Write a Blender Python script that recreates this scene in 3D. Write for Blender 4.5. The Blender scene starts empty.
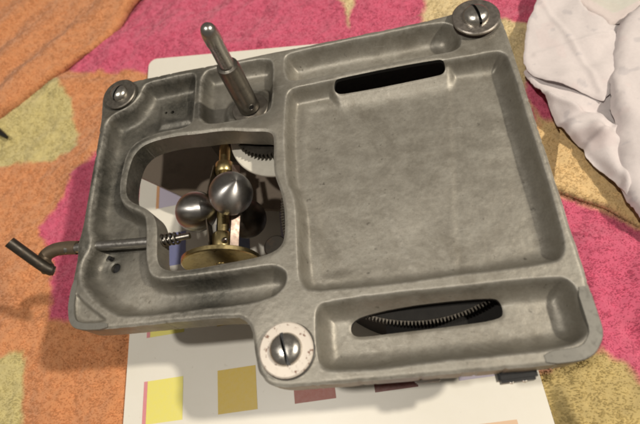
import bpy, bmesh, math, random
import numpy as np
from mathutils import Matrix, Vector

rng = np.random.default_rng(7)
random.seed(7)
SC = bpy.context.scene
COL = SC.collection
MM = 0.001
TABLE = -75.0            # all modelling is in millimetres, bedplate rim at z = 0, table at z = -75


def w(x, y, z):
    return Vector((x * MM, y * MM, (z - TABLE) * MM))


# ------------------------------------------------------------------ camera
RC = [[0.9778115, -0.0606187, -0.2005243],
      [-0.1429175, -0.8928947, -0.4269820],
      [-0.1531640, 0.4461663, -0.8817462]]
cam_d = bpy.data.cameras.new('camera')
cam = bpy.data.objects.new('camera', cam_d)
COL.objects.link(cam)
M = Matrix(((RC[0][0], -RC[1][0], -RC[2][0]), (RC[0][1], -RC[1][1], -RC[2][1]), (RC[0][2], -RC[1][2], -RC[2][2])))
cam.matrix_world = Matrix.Translation(w(139.07, -179.13, 171.0)) @ M.to_4x4()
cam_d.sensor_width = 36
cam_d.lens = 36 * 476.2 / 640
cam_d.clip_start = 0.005
cam_d.clip_end = 50
cam_d.dof.use_dof = True
cam_d.dof.focus_distance = 0.225
cam_d.dof.aperture_fstop = 13
SC.camera = cam

# ------------------------------------------------------------------ world and lamps
wd = bpy.data.worlds.new('World')
SC.world = wd
wd.use_nodes = True
bg = wd.node_tree.nodes['Background']
bg.inputs['Color'].default_value = (1.0, 0.88, 0.74, 1)
bg.inputs['Strength'].default_value = 0.145


def lamp(name, loc, power, radius, col):
    d = bpy.data.lights.new(name, 'POINT')
    d.energy = power
    d.shadow_soft_size = radius
    d.color = col
    o = bpy.data.objects.new(name, d)
    COL.objects.link(o)
    o.location = loc
    return o


# ceiling lamp off to the right (about 45 degrees up) and a second one almost overhead
L1 = Vector((0.665, 0.004, 0.745)).normalized() * 1.5
L2 = Vector((-0.24, -0.10, 1.0)).normalized() * 1.5
lamp('lamp_right', w(90, -110, -30) + L1, 70.0, 0.030, (1.0, 0.905, 0.765))
lamp('lamp_overhead', w(90, -110, -30) + L2, 40.0, 0.040, (1.0, 0.93, 0.83))

SC.view_settings.view_transform = 'Standard'
SC.view_settings.look = 'None'
SC.view_settings.exposure = 0.0
SC.view_settings.gamma = 1.0
SC.render.film_transparent = False
SC.cycles.max_bounces = 6
SC.cycles.filter_width = 2.0


# ------------------------------------------------------------------ materials
class NT:
    def __init__(self, name):
        self.m = bpy.data.materials.new(name)
        self.m.use_nodes = True
        self.t = self.m.node_tree
        self.p = self.t.nodes['Principled BSDF']
        self.tc = self.t.nodes.new('ShaderNodeTexCoord')

    def n(self, typ, **kw):
        nd = self.t.nodes.new(typ)
        for k, v in kw.items():
            setattr(nd, k, v)
        return nd

    def l(self, a, b):
        self.t.links.new(a, b)

    def noise(self, scale, detail=4, rough=0.6, vec=None, dist=0.0):
        nd = self.n('ShaderNodeTexNoise')
        nd.inputs['Scale'].default_value = scale
        nd.inputs['Detail'].default_value = detail
        nd.inputs['Roughness'].default_value = rough
        nd.inputs['Distortion'].default_value = dist
        self.l(vec or self.tc.outputs['Object'], nd.inputs['Vector'])
        return nd.outputs['Fac']

    def ramp(self, fac, stops):
        r = self.n('ShaderNodeValToRGB')
        e = r.color_ramp.elements
        while len(e) < len(stops):
            e.new(0.5)
        for el, (pos, c) in zip(e, stops):
            el.position = pos
            el.color = (c, c, c, 1) if not isinstance(c, tuple) else (*c, 1)
        self.l(fac, r.inputs['Fac'])
        return r.outputs['Color']

    def mix(self, fac, a, b, mode='MIX'):
        m = self.n('ShaderNodeMix', data_type='RGBA', blend_type=mode)
        for sock, v in ((m.inputs['Factor'], fac), (m.inputs['A'], a), (m.inputs['B'], b)):
            if isinstance(v, (int, float)):
                sock.default_value = v
            elif isinstance(v, tuple):
                sock.default_value = (*v, 1)
            else:
                self.l(v, sock)
        return m.outputs['Result']

    def bump(self, fac, strength, dist=0.0003, prev=None):
        b = self.n('ShaderNodeBump')
        b.inputs['Strength'].default_value = strength
        b.inputs['Distance'].default_value = dist
        self.l(fac, b.inputs['Height'])
        if prev is not None:
            self.l(prev, b.inputs['Normal'])
        return b.outputs['Normal']

    def set(self, color=None, rough=None, metal=None, normal=None, **kw):
        for nm, v in (('Base Color', color), ('Roughness', rough), ('Metallic', metal), ('Normal', normal)):
            if v is None:
                continue
            s = self.p.inputs[nm]
            if isinstance(v, tuple):
                s.default_value = (*v, 1)
            elif isinstance(v, (int, float)):
                s.default_value = v
            else:
                self.l(v, s)
        for k, v in kw.items():
            self.p.inputs[k.replace('_', ' ')].default_value = v
        return self.m


def mat_cast():
    t = NT('cast_metal')
    big = t.noise(38, 4, 0.62)
    mid = t.noise(150, 5, 0.7)
    fine = t.noise(1400, 3, 0.6)
    base = t.mix(t.ramp(big, [(0.32, 0.0), (0.68, 1.0)]), (0.272, 0.254, 0.217), (0.328, 0.308, 0.266))
    base = t.mix(t.ramp(mid, [(0.42, 0.0), (0.70, 0.35)]), base, (0.40, 0.392, 0.352))
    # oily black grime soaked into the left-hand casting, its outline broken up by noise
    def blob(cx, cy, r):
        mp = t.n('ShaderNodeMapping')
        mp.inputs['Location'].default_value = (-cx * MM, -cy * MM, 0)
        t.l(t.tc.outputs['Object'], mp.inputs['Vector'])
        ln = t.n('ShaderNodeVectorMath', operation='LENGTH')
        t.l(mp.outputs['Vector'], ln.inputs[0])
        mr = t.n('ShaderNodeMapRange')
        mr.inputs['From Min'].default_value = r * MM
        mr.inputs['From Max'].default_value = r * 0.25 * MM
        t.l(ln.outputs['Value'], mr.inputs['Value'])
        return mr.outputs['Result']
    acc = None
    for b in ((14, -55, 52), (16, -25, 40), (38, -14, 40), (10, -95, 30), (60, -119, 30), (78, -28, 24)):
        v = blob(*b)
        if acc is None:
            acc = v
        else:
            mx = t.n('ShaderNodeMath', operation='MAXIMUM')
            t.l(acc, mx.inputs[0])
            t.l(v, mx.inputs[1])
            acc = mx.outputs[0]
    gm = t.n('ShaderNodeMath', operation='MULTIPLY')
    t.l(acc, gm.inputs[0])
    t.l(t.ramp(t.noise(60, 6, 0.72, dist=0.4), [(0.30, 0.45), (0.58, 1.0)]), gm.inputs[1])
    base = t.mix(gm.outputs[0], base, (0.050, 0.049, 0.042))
    # small dark pits and specks everywhere
    speck = t.ramp(t.noise(420, 2, 0.5), [(0.69, 0.0), (0.78, 0.7)])
    base = t.mix(speck, base, (0.075, 0.068, 0.055))
    smear = t.ramp(t.noise(34, 8, 0.78, dist=0.7), [(0.52, 0.0), (0.74, 0.68)])
    base = t.mix(smear, base, (0.14, 0.122, 0.092))
    # oxide freckles at two sizes
    fr = t.ramp(t.noise(900, 4, 0.75), [(0.40, 0.0), (0.70, 0.40)])
    base = t.mix(fr, base, (0.185, 0.178, 0.152))
    # handling scratches running mostly along the plate
    mp = t.n('ShaderNodeMapping')
    mp.inputs['Scale'].default_value = (60, 1500, 60)
    mp.inputs['Rotation'].default_value = (0, 0, 0.5)
    t.l(t.tc.outputs['Object'], mp.inputs['Vector'])
    scr = t.ramp(t.noise(1.0, 2, 0.5, vec=mp.outputs['Vector']), [(0.70, 0.0), (0.76, 0.30)])
    base = t.mix(scr, base, (0.46, 0.45, 0.42))
    # bright bare metal where the edges are rubbed
    wa = t.n('ShaderNodeAttribute', attribute_name='wear')
    wm_ = t.n('ShaderNodeMath', operation='MULTIPLY')
    t.l(wa.outputs['Fac'], wm_.inputs[0])
    t.l(t.ramp(t.noise(300, 4, 0.7), [(0.35, 0.15), (0.65, 0.8)]), wm_.inputs[1])
    base = t.mix(wm_.outputs[0], base, (0.385, 0.370, 0.332))
    n1 = t.bump(fine, 0.35, 0.00012)
    n2 = t.bump(t.noise(650, 4, 0.7), 0.30, 0.00022, n1)
    rgh = t.ramp(mid, [(0.3, 0.40), (0.7, 0.58)])
    return t.set(base, rgh, 0.55, n2)


def mat_metal(name, col, rough, dirt=(0.05, 0.045, 0.04), amt=0.5, metal=1.0, scale=220, aniso=0.0):
    t = NT(name)
    nz = t.noise(scale, 5, 0.7)
    c = t.mix(t.ramp(nz, [(0.52, 0.0), (0.78, amt)]), col, dirt)
    r = t.ramp(t.noise(scale * 2, 3), [(0.3, max(0.05, rough - 0.08)), (0.7, rough + 0.1)])
    n1 = t.bump(t.noise(scale * 6, 2), 0.15, 0.00008)
    m = t.set(c, r, metal, n1)
    if aniso:
        t.p.inputs['Anisotropic'].default_value = aniso
    return m


def mat_ball():
    # turned steel ball: fine lathe lines round the local Z axis
    t = NT('turned_steel')
    sep = t.n('ShaderNodeSeparateXYZ')
    t.l(t.tc.outputs['Object'], sep.inputs[0])
    cb = t.n('ShaderNodeCombineXYZ')
    t.l(sep.outputs['Z'], cb.inputs['X'])
    ln = t.noise(2600, 2, 0.6, vec=cb.outputs[0])
    nz = t.noise(160, 4, 0.7)
    c = t.mix(t.ramp(nz, [(0.45, 0.0), (0.75, 0.6)]), (0.36, 0.355, 0.35), (0.13, 0.12, 0.11))
    n1 = t.bump(ln, 0.35, 0.0001)
    t.set(c, 0.36, 1.0, n1)
    t.p.inputs['Anisotropic'].default_value = 0.78
    t.p.inputs['Anisotropic Rotation'].default_value = 0.25
    tg = t.n('ShaderNodeTangent', direction_type='RADIAL', axis='Z')
    t.l(tg.outputs[0], t.p.inputs['Tangent'])
    return t.m


def mat_simple(name, col, rough, var=0.25, scale=200, bump=0.2, metal=0.0):
    t = NT(name)
    dk = tuple(v * (1 - var) for v in col)
    lt = tuple(min(1, v * (1 + var * 0.5)) for v in col)
    c = t.mix(t.ramp(t.noise(scale, 5, 0.65), [(0.3, 0.0), (0.7, 1.0)]), dk, lt)
    return t.set(c, rough, metal, t.bump(t.noise(scale * 4, 3), bump, 0.0001))


def mat_attr(name, rough, scale, var=0.25, sheen=0.0, bump=0.3):
    t = NT(name)
    a = t.n('ShaderNodeAttribute', attribute_name='col')
    nz = t.ramp(t.noise(scale, 5, 0.7), [(0.3, 1 - var), (0.7, 1 + var * 0.2)])
    c = t.mix(1.0, a.outputs['Color'], nz, 'MULTIPLY')
    m = t.set(c, rough, 0.0, t.bump(t.noise(scale * 6, 3), bump, 0.0003))
    if sheen:
        t.p.inputs['Sheen Weight'].default_value = sheen
        t.p.inputs['Sheen Roughness'].default_value = 0.78
    t.p.inputs['Specular IOR Level'].default_value = 0.15
    return m


def mat_pile():
    m = mat_attr('terry_pile', 0.95, 240, 0.22, 0.2)
    nt = m.node_tree
    p = nt.nodes['Principled BSDF']
    out = nt.nodes['Material Output']
    tr = nt.nodes.new('ShaderNodeBsdfTranslucent')
    nt.links.new(p.inputs['Base Color'].links[0].from_socket, tr.inputs['Color'])
    mx = nt.nodes.new('ShaderNodeMixShader')
    mx.inputs[0].default_value = 0.3
    nt.links.new(p.outputs[0], mx.inputs[1])
    nt.links.new(tr.outputs[0], mx.inputs[2])
    nt.links.new(mx.outputs[0], out.inputs['Surface'])
    return m


def mat_washer():
    t = NT('chipped_white_washer')
    m_ = t.ramp(t.noise(330, 5, 0.75), [(0.57, 0.0), (0.62, 1.0)])
    c = t.mix(m_, (0.66, 0.60, 0.53), (0.20, 0.10, 0.065))
    t.set(c, 0.42, 0.15, t.bump(m_, 0.4, 0.0001))
    return t.m


MT = {
    'cast': mat_cast(),
    'steel': mat_metal('worn_steel', (0.46, 0.45, 0.43), 0.30),
    'steel_bright': mat_metal('bright_steel', (0.62, 0.60, 0.56), 0.27, amt=0.3),
    'spindle': mat_metal('dull_spindle_steel', (0.25, 0.235, 0.21), 0.36, amt=0.6),
    'ball': mat_ball(),
    'brass': mat_metal('old_brass', (0.46, 0.375, 0.19), 0.34, (0.09, 0.065, 0.03), 0.85),
    'dark': mat_metal('oily_dark_steel', (0.075, 0.068, 0.058), 0.45, (0.02, 0.018, 0.015), 0.7),
    'black': mat_simple('black_rubber_shade', (0.012, 0.012, 0.013), 0.38, 0.4, 400),
    'shade_black': mat_simple('slot_shade_black', (0.010, 0.009, 0.008), 0.9, 0.4, 300),  # matte black standing in for shade in and behind the plate slots
    'tooth': mat_metal('oily_tooth_steel', (0.22, 0.20, 0.17), 0.3, (0.02, 0.018, 0.015), 0.8, 1.0, 500),
    'gun': mat_metal('blackened_rod_shade', (0.07, 0.062, 0.052), 0.48, (0.16, 0.10, 0.06), 0.5, 0.8),
    'rust': mat_metal('rusty_lever', (0.15, 0.115, 0.08), 0.55, (0.10, 0.06, 0.035), 0.8, 0.6),
    'brown': mat_metal('brown_shade', (0.20, 0.162, 0.125), 0.6, (0.12, 0.095, 0.075), 0.6, 0.2, 60),
    'copper': mat_metal('spring_strip', (0.30, 0.235, 0.20), 0.45, amt=0.4),
    'darkstrip': mat_metal('dark_spring_strip', (0.16, 0.13, 0.10), 0.4, amt=0.5),
    'washer_white': mat_washer(),
    'washer': mat_metal('nickel_washer', (0.50, 0.46, 0.42), 0.34, amt=0.45),
    'washer_grey': mat_metal('grey_washer', (0.27, 0.25, 0.22), 0.42, amt=0.5),
    'rubber': mat_simple('brown_rubber', (0.035, 0.016, 0.012), 0.6, 0.4, 400),
    'pad': mat_metal('worn_pad', (0.20, 0.195, 0.175), 0.5, (0.10, 0.096, 0.085), 0.8, 0.5, 320),
    'white_gear': mat_simple('pale_fibre', (0.72, 0.69, 0.60), 0.5, 0.08, 300),
    'towel': mat_attr('terry_cotton', 0.95, 240, 0.22, 0.25),
    'pile': mat_pile(),
    'cloth': mat_attr('cotton_cloth', 0.9, 500, 0.07, 0.2, 0.4),
    'table': mat_simple('table_wood', (0.16, 0.09, 0.05), 0.6, 0.3, 60),
}


def mat_board():
    t = NT('white_card')
    c = t.mix(t.ramp(t.noise(30, 5, 0.7), [(0.35, 0.0), (0.75, 0.5)]), (0.80, 0.775, 0.70), (0.74, 0.705, 0.61))
    c = t.mix(t.ramp(t.noise(260, 3, 0.6), [(0.68, 0.0), (0.76, 0.35)]), c, (0.45, 0.40, 0.32))
    return t.set(c, 0.38, 0.0, t.bump(t.noise(900, 2), 0.08, 0.00008))


MT['board'] = mat_board()


# ------------------------------------------------------------------ mesh helpers
def mesh_obj(name, verts, faces, mat, parent=None, loc=(0, 0, 0), smooth=True, cols=None, rel=None):
    """verts in mm. rel: mm origin that is subtracted."""
    v = np.asarray(verts, dtype=np.float64)
    if rel is not None:
        v = v - np.asarray(rel, dtype=np.float64)
    me = bpy.data.meshes.new(name)
    me.from_pydata((v * MM).tolist(), [], faces if isinstance(faces, list) else faces.tolist())
    if cols is not None:
        a = me.attributes.new('col', 'FLOAT_COLOR', 'POINT')
        c4 = np.ones((len(v), 4), dtype=np.float32)
        c4[:, :3] = cols
        a.data.foreach_set('color', c4.ravel())
    me.materials.append(MT[mat] if isinstance(mat, str) else mat)
    if smooth:
        me.polygons.foreach_set('use_smooth', [True] * len(me.polygons))
    me.update()
    o = bpy.data.objects.new(name, me)
    COL.objects.link(o)
    if parent is not None:
        o.parent = parent
    o.location = Vector(loc) * MM
    return o


def sharp(o, deg=35):
    me = o.data
    bm = bmesh.new()
    bm.from_mesh(me)
    bmesh.ops.recalc_face_normals(bm, faces=bm.faces)
    for e in bm.edges:
        if len(e.link_faces) == 2 and e.calc_face_angle(0) > math.radians(deg):
            e.smooth = False
    bm.to_mesh(me)
    bm.free()
    return o


def lathe_data(prof, seg=48, axis='z'):
    """prof: list of (r, h). closed on axis if r == 0"""
    V, F, rings = [], [], []
    for r, h in prof:
        if r < 1e-6:
            rings.append([len(V)])
            V.append((0, 0, h))
        else:
            rings.append(list(range(len(V), len(V) + seg)))
            for i in range(seg):
                a = 2 * math.pi * i / seg
                V.append((r * math.cos(a), r * math.sin(a), h))
    for A, B in zip(rings, rings[1:]):
        for i in range(seg):
            j = (i + 1) % seg
            if len(A) == 1 and len(B) == 1:
                continue
            if len(A) == 1:
                F.append([A[0], B[i], B[j]])
            elif len(B) == 1:
                F.append([A[i], A[j], B[0]])
            else:
                F.append([A[i], A[j], B[j], B[i]])
    V = np.array(V)
    if axis == 'y':
        V = np.c_[V[:, 0], V[:, 2], -V[:, 1]]
    elif axis == 'x':
        V = np.c_[V[:, 2], V[:, 1], -V[:, 0]]
    return V, F


def lathe(name, prof, mat, parent, loc, seg=48, axis='z', deg=35):
    V, F = lathe_data(prof, seg, axis)
    return sharp(mesh_obj(name, V, F, mat, parent, loc), deg)


def tube_data(path, radii, seg=16, caps=True):
    P = [Vector(p) for p in path]
    V, F = [], []
    up = Vector((0.13, 0.29, 0.95))
    prev = None
    for i, p in enumerate(P):
        t = (P[min(i + 1, len(P) - 1)] - P[max(i - 1, 0)]).normalized()
        if prev is None:
            n = t.cross(up).normalized()
        else:
            n = (prev - t * prev.dot(t)).normalized()
        prev = n
        b = t.cross(n)
        r = radii[i] if isinstance(radii, (list, tuple)) else radii
        ra, rb = r if isinstance(r, tuple) else (r, r)
        for k in range(seg):
            a = 2 * math.pi * k / seg
            q = p + n * (ra * math.cos(a)) + b * (rb * math.sin(a))
            V.append(tuple(q))
    for i in range(len(P) - 1):
        for k in range(seg):
            j = (k + 1) % seg
            F.append([i * seg + k, i * seg + j, (i + 1) * seg + j, (i + 1) * seg + k])
    if caps:
        F.append(list(range(seg))[::-1])
        F.append(list(range((len(P) - 1) * seg, len(P) * seg)))
    return np.array(V), F


def tube(name, path, radii, mat, parent, seg=16, rel=(0, 0, 0), deg=40):
    V, F = tube_data(path, radii, seg)
    return sharp(mesh_obj(name, V, F, mat, parent, rel=rel), deg)


def smooth_path(pts, n=8):
    P = [Vector(p) for p in pts]
    out = []
    for i in range(len(P) - 1):
        p0, p1, p2, p3 = P[max(i - 1, 0)], P[i], P[i + 1], P[min(i + 2, len(P) - 1)]
        for k in range(n):
            t = k / n
            out.append(0.5 * ((2 * p1) + (p2 - p0) * t + (2 * p0 - 5 * p1 + 4 * p2 - p3) * t * t + (3 * p1 - p0 - 3 * p2 + p3) * t ** 3))
    out.append(P[-1])
    return out


def box_bevel(name, size, mat, parent, loc, bev=0.4, rotz=0.0, segs=2):
    bm = bmesh.new()
    bmesh.ops.create_cube(bm, size=1.0)
    for v in bm.verts:
        v.co = Vector((v.co.x * size[0] * MM, v.co.y * size[1] * MM, v.co.z * size[2] * MM))
    bmesh.ops.bevel(bm, geom=list(bm.edges), offset=bev * MM, segments=segs, affect='EDGES')
    me = bpy.data.meshes.new(name)
    bm.to_mesh(me)
    bm.free()
    me.materials.append(MT[mat] if isinstance(mat, str) else mat)
    o = bpy.data.objects.new(name, me)
    COL.objects.link(o)
    o.parent = parent
    o.location = Vector(loc) * MM
    o.rotation_euler = (0, 0, rotz)
    return o


def chaikin(P, it=2):
    P = np.asarray(P, float)
    for _ in range(it):
        Q = np.roll(P, -1, 0)
        P = np.stack([0.75 * P + 0.25 * Q, 0.25 * P + 0.75 * Q], 1).reshape(-1, 2)
    return P


def sdf(P, X, Y):
    """signed distance to polygon P (negative inside), vectorised, far points get a bound"""
    P = np.asarray(P, float)
    x0, y0 = P.min(0) - 14
    x1, y1 = P.max(0) + 14
    D = np.full(X.shape, 14.0)
    m = (X > x0) & (X < x1) & (Y > y0) & (Y < y1)
    x, y = X[m], Y[m]
    d2 = np.full(x.shape, 1e9)
    ins = np.zeros(x.shape, bool)
    Q = np.roll(P, -1, 0)
    for (ax, ay), (bx, by) in zip(P, Q):
        ex, ey = bx - ax, by - ay
        L = ex * ex + ey * ey
        if L < 1e-12:
            continue
        t = np.clip(((x - ax) * ex + (y - ay) * ey) / L, 0, 1)
        d2 = np.minimum(d2, (x - ax - t * ex) ** 2 + (y - ay - t * ey) ** 2)
        c = (ay > y) != (by > y)
        if abs(ey) > 1e-12:
            ins ^= c & (x < ax + (y - ay) / ey * ex)
    d = np.sqrt(d2)
    D[m] = np.where(ins, -d, d)
    return D


def vnoise(X, Y, scale, seed):
    """smooth value noise in [-1, 1]"""
    r = np.random.default_rng(seed)
    T = r.uniform(-1, 1, (64, 64))
    u, v = X / scale + 17.3, Y / scale + 9.1
    i, j = np.floor(u).astype(int), np.floor(v).astype(int)
    fu, fv = u - i, v - j
    fu = fu * fu * (3 - 2 * fu)
    fv = fv * fv * (3 - 2 * fv)
    a = T[i % 64, j % 64]
    b = T[(i + 1) % 64, j % 64]
    c = T[i % 64, (j + 1) % 64]
    d = T[(i + 1) % 64, (j + 1) % 64]
    return (a * (1 - fu) + b * fu) * (1 - fv) + (c * (1 - fu) + d * fu) * fv


def march(xs, ys, D, Z):
    """marching squares: surface where D < 0. returns verts, faces and directed boundary edges (index pairs)"""
    nx, ny = len(xs), len(ys)
    idx = -np.ones((nx, ny), int)
    used = np.zeros((nx, ny), bool)
    ins = D < 0
    full = ins[:-1, :-1] & ins[1:, :-1] & ins[1:, 1:] & ins[:-1, 1:]
    anyin = ins[:-1, :-1] | ins[1:, :-1] | ins[1:, 1:] | ins[:-1, 1:]
    used = ins
    idx[used] = np.arange(used.sum())
    I, J = np.nonzero(used)
    V = np.c_[xs[I], ys[J], Z[I, J]].tolist()
    fi, fj = np.nonzero(full)
    F = np.c_[idx[fi, fj], idx[fi + 1, fj], idx[fi + 1, fj + 1], idx[fi, fj + 1]].tolist()
    ecache = {}

    def ept(a, b):
        k = (a, b) if a < b else (b, a)
        if k in ecache:
            return ecache[k]
        da, db = D[a], D[b]
        t = da / (da - db)
        p = [xs[a[0]] + t * (xs[b[0]] - xs[a[0]]), ys[a[1]] + t * (ys[b[1]] - ys[a[1]]), Z[a] + t * (Z[b] - Z[a]) if da < 0 else Z[b] + (1 - t) * (Z[a] - Z[b])]
        ecache[k] = len(V)
        V.append(p)
        return ecache[k]

    E = []
    bi, bj = np.nonzero(anyin & ~full)
    for i, j in zip(bi.tolist(), bj.tolist()):
        c = [(i, j), (i + 1, j), (i + 1, j + 1), (i, j + 1)]
        s = [bool(ins[q]) for q in c]
        poly = []
        cross = []
        for k in range(4):
            a, b = c[k], c[(k + 1) % 4]
            if s[k]:
                poly.append(int(idx[a]))
            if s[k] != s[(k + 1) % 4]:
                e = ept(a, b)
                poly.append(e)
                cross.append((len(poly) - 1, s[k]))
        if len(poly) >= 3:
            F.append(poly)
        if len(cross) == 2:
            # boundary goes from the exit crossing to the entry crossing
            (p0, o0), (p1, o1) = cross
            if o0:
                E.append((poly[p0], poly[p1]))
            else:
                E.append((poly[p1], poly[p0]))
    return V, F, E


def skirt(V, E, zfun):
    """vertical wall below directed boundary edges; zfun(x, y) gives the lower z levels"""
    V2, F2, cache = [], [], {}

    def col(a):
        if a not in cache:
            x, y, z = V[a]
            lv = zfun(x, y, z)
            cache[a] = list(range(len(V2), len(V2) + len(lv) + 1))
            V2.append([x, y, z])
            for q in lv:
                V2.append([x, y, q])
        return cache[a]
    for a, b in E:
        A, B = col(a), col(b)
        for k in range(len(A) - 1):
            F2.append([B[k], A[k], A[k + 1], B[k + 1]])
    return V2, F2


# ------------------------------------------------------------------ setting: the table under everything
def rect_sheet(name, x0, x1, y0, y1, z, mat):
    o = mesh_obj(name, [(x0, y0, z), (x1, y0, z), (x1, y1, z), (x0, y1, z)], [[0, 1, 2, 3]], mat, loc=(0, 0, -TABLE))
    return o


tb = rect_sheet('table_top', -700, 800, -700, 800, TABLE, 'table')
tb['kind'] = 'structure'


def thing(name, label, cat, org, group=None):
    o = bpy.data.objects.new(name, None)
    COL.objects.link(o)
    o.empty_display_size = 0.02
    o.location = w(*org)
    o['label'] = label
    o['category'] = cat
    if group:
        o['group'] = group
    return o


def tag(o, label, cat, group=None):
    o['label'] = label
    o['category'] = cat
    if group:
        o['group'] = group


# ------------------------------------------------------------------ the motor: bedplate as a casting
ORG = np.array([100.0, -80.0, -70.0])
motor = thing('clockwork_motor', 'grey cast metal clockwork motor with ball governor, lying upside down on white card', 'motor', ORG)


def rel(x, y, z):
    return (x - ORG[0], y - ORG[1], z - ORG[2])


OUTER = [(3, -0.6), (60, -0.2), (120, -0.2), (178, 0), (188, 4.5), (195, 4.0), (199, -1), (199.8, -12), (200, -70), (200, -140), (199.6, -149),
         (197.5, -155), (192, -158.4), (184, -159.3), (140, -159.2), (96, -159.0), (88, -158.2), (83.5, -154), (81.8, -148), (81, -140), (79, -134), (74, -131.5),
         (50, -131), (16, -130.6), (7, -129.8), (1.8, -126), (0, -119), (0.2, -104), (0.2, -97), (-0.8, -91), (0.2, -84), (0.2, -60), (0, -22), (-1.5, -12), (-1.6, -5), (0.5, -1.5)]
OPEN = [(19.6, -52.3), (21.2, -46.9), (26.3, -42), (40.2, -40.6), (54.5, -42.0), (62.0, -42.2), (70.5, -43.4), (79.3, -46.0), (86.5, -47.2), (90.2, -49.5), (90.6, -55), (90, -66.4), (90.9, -73.2), (93.4, -80.6), (94.5, -89.3),
        (94.4, -100.6), (92.4, -105.6), (86, -108.3), (70, -109.2), (54, -110), (43.5, -109.4), (38.6, -105.5), (37.6, -95), (36.8, -86.5), (33.5, -80.2), (27.7, -76.2), (22.5, -73.3), (19.4, -69.0), (18.8, -59.8)]
P_LEFT = [(23, -4.2), (36, -3.6), (48.5, -3.6), (49.8, -6), (50.3, -16), (50.3, -33), (48.5, -36.6), (38, -37), (26, -38), (20, -41.5), (16.8, -47), (15.6, -56), (15.9, -64), (16.9, -71), (22, -76.6), (28, -79.6), (31.6, -83),
          (33.2, -100), (34.4, -107), (38.4, -112.6), (54, -113.2), (75, -112.9), (88, -112.8), (93.0, -114.6), (94.7, -118.2), (93.2, -122.7), (88.5, -125.6), (75.7, -127.2), (55, -127.2), (27, -127.2),
          (18, -122.5), (10.7, -116.5), (5.0, -110), (3.8, -106), (3.2, -100), (5.8, -95), (6.0, -89), (3.6, -83), (2.8, -68), (2.8, -53), (2.6, -36), (3.0, -24), (7.5, -20.6), (15, -18), (19.8, -12), (21, -7)]
P_GUS = [(2.6, -113), (6.5, -117), (15, -124), (20.5, -127.5), (9, -127.8), (4.2, -125), (2.4, -119)]
P_TWO = [(53.4, -8), (55.5, -4), (60, -3.2), (74, -2.8), (87, -3.2), (90.6, -6), (91, -13), (90.4, -20), (90, -30), (88, -38), (70, -38.5), (58, -37.5), (53.8, -34), (53.4, -20)]
P_TOP = [(96.5, -6), (99, -3.2), (117.5, -2.6), (149.2, -2.6), (172, -2.6), (177, -5), (179.8, -10), (180, -17), (177, -21.3), (169.6, -21.4), (146.8, -21.6), (123.3, -21.7), (101, -21.6), (96.8, -18.5)]
P_CEN = [(96.9, -30), (98.4, -26.5), (102, -25.2), (110, -25.4), (130, -25.2), (160, -25.2), (178.3, -26.4), (191, -26.0), (195.6, -27.2), (197.2, -31), (197.5, -41.2), (197.2, -73.4), (197.3, -96.2), (196.8, -118),
         (194.8, -123.6), (190.5, -125.6), (166.0, -125.6), (118.7, -125.9), (103.5, -125.2), (99.6, -122), (99.1, -112), (99.6, -90.1), (98.2, -81.3), (95.6, -75.0), (95.3, -51.5)]
P_BOT = [(104.6, -136), (105.4, -132), (109.4, -129.8), (148.2, -130.0), (164.9, -130.2), (190.5, -130.4), (194.8, -132.4), (196, -137), (196.2, -146), (195, -150.6), (191, -153.6), (181.2, -154.6), (160.0, -154.8), (133.4, -155), (116.8, -155.2), (107.6, -154.6), (104.8, -151.5)]
SLOT1 = [(119.3, -27.5), (120.4, -25.3), (123, -24.6), (146.5, -24.2), (168, -24.4), (170.4, -25.6), (171.2, -27.4), (170.2, -29.2), (167.4, -29.8), (145.2, -30.0), (123, -30.2), (120.4, -29.4)]
SLOT2 = [(116.2, -139.4), (117, -136.4), (121.5, -134.4), (136.7, -133.0), (155.1, -133.0), (169.5, -133.4), (172.0, -134.6), (172.6, -138), (171.2, -141.0), (156.4, -141.7), (135.5, -141.9), (121, -142.2), (117.4, -141.6)]


def pocket(z, d, depth, wall, top=0.6):
    """sink a pocket: d signed distance to its rim (negative inside)"""
    s = np.clip(-d / (wall * 1.2), 0, 1)
    prof = 1 - (1 - s) ** 3.2
    ease = np.clip(-d / top, 0, 1)
    prof = prof * (0.5 + 0.5 * ease) * (d < 0)
    return np.minimum(z, -depth * prof)


def sstep(t):
    t = np.clip(t, 0, 1)
    return t * t * (3 - 2 * t)


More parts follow.
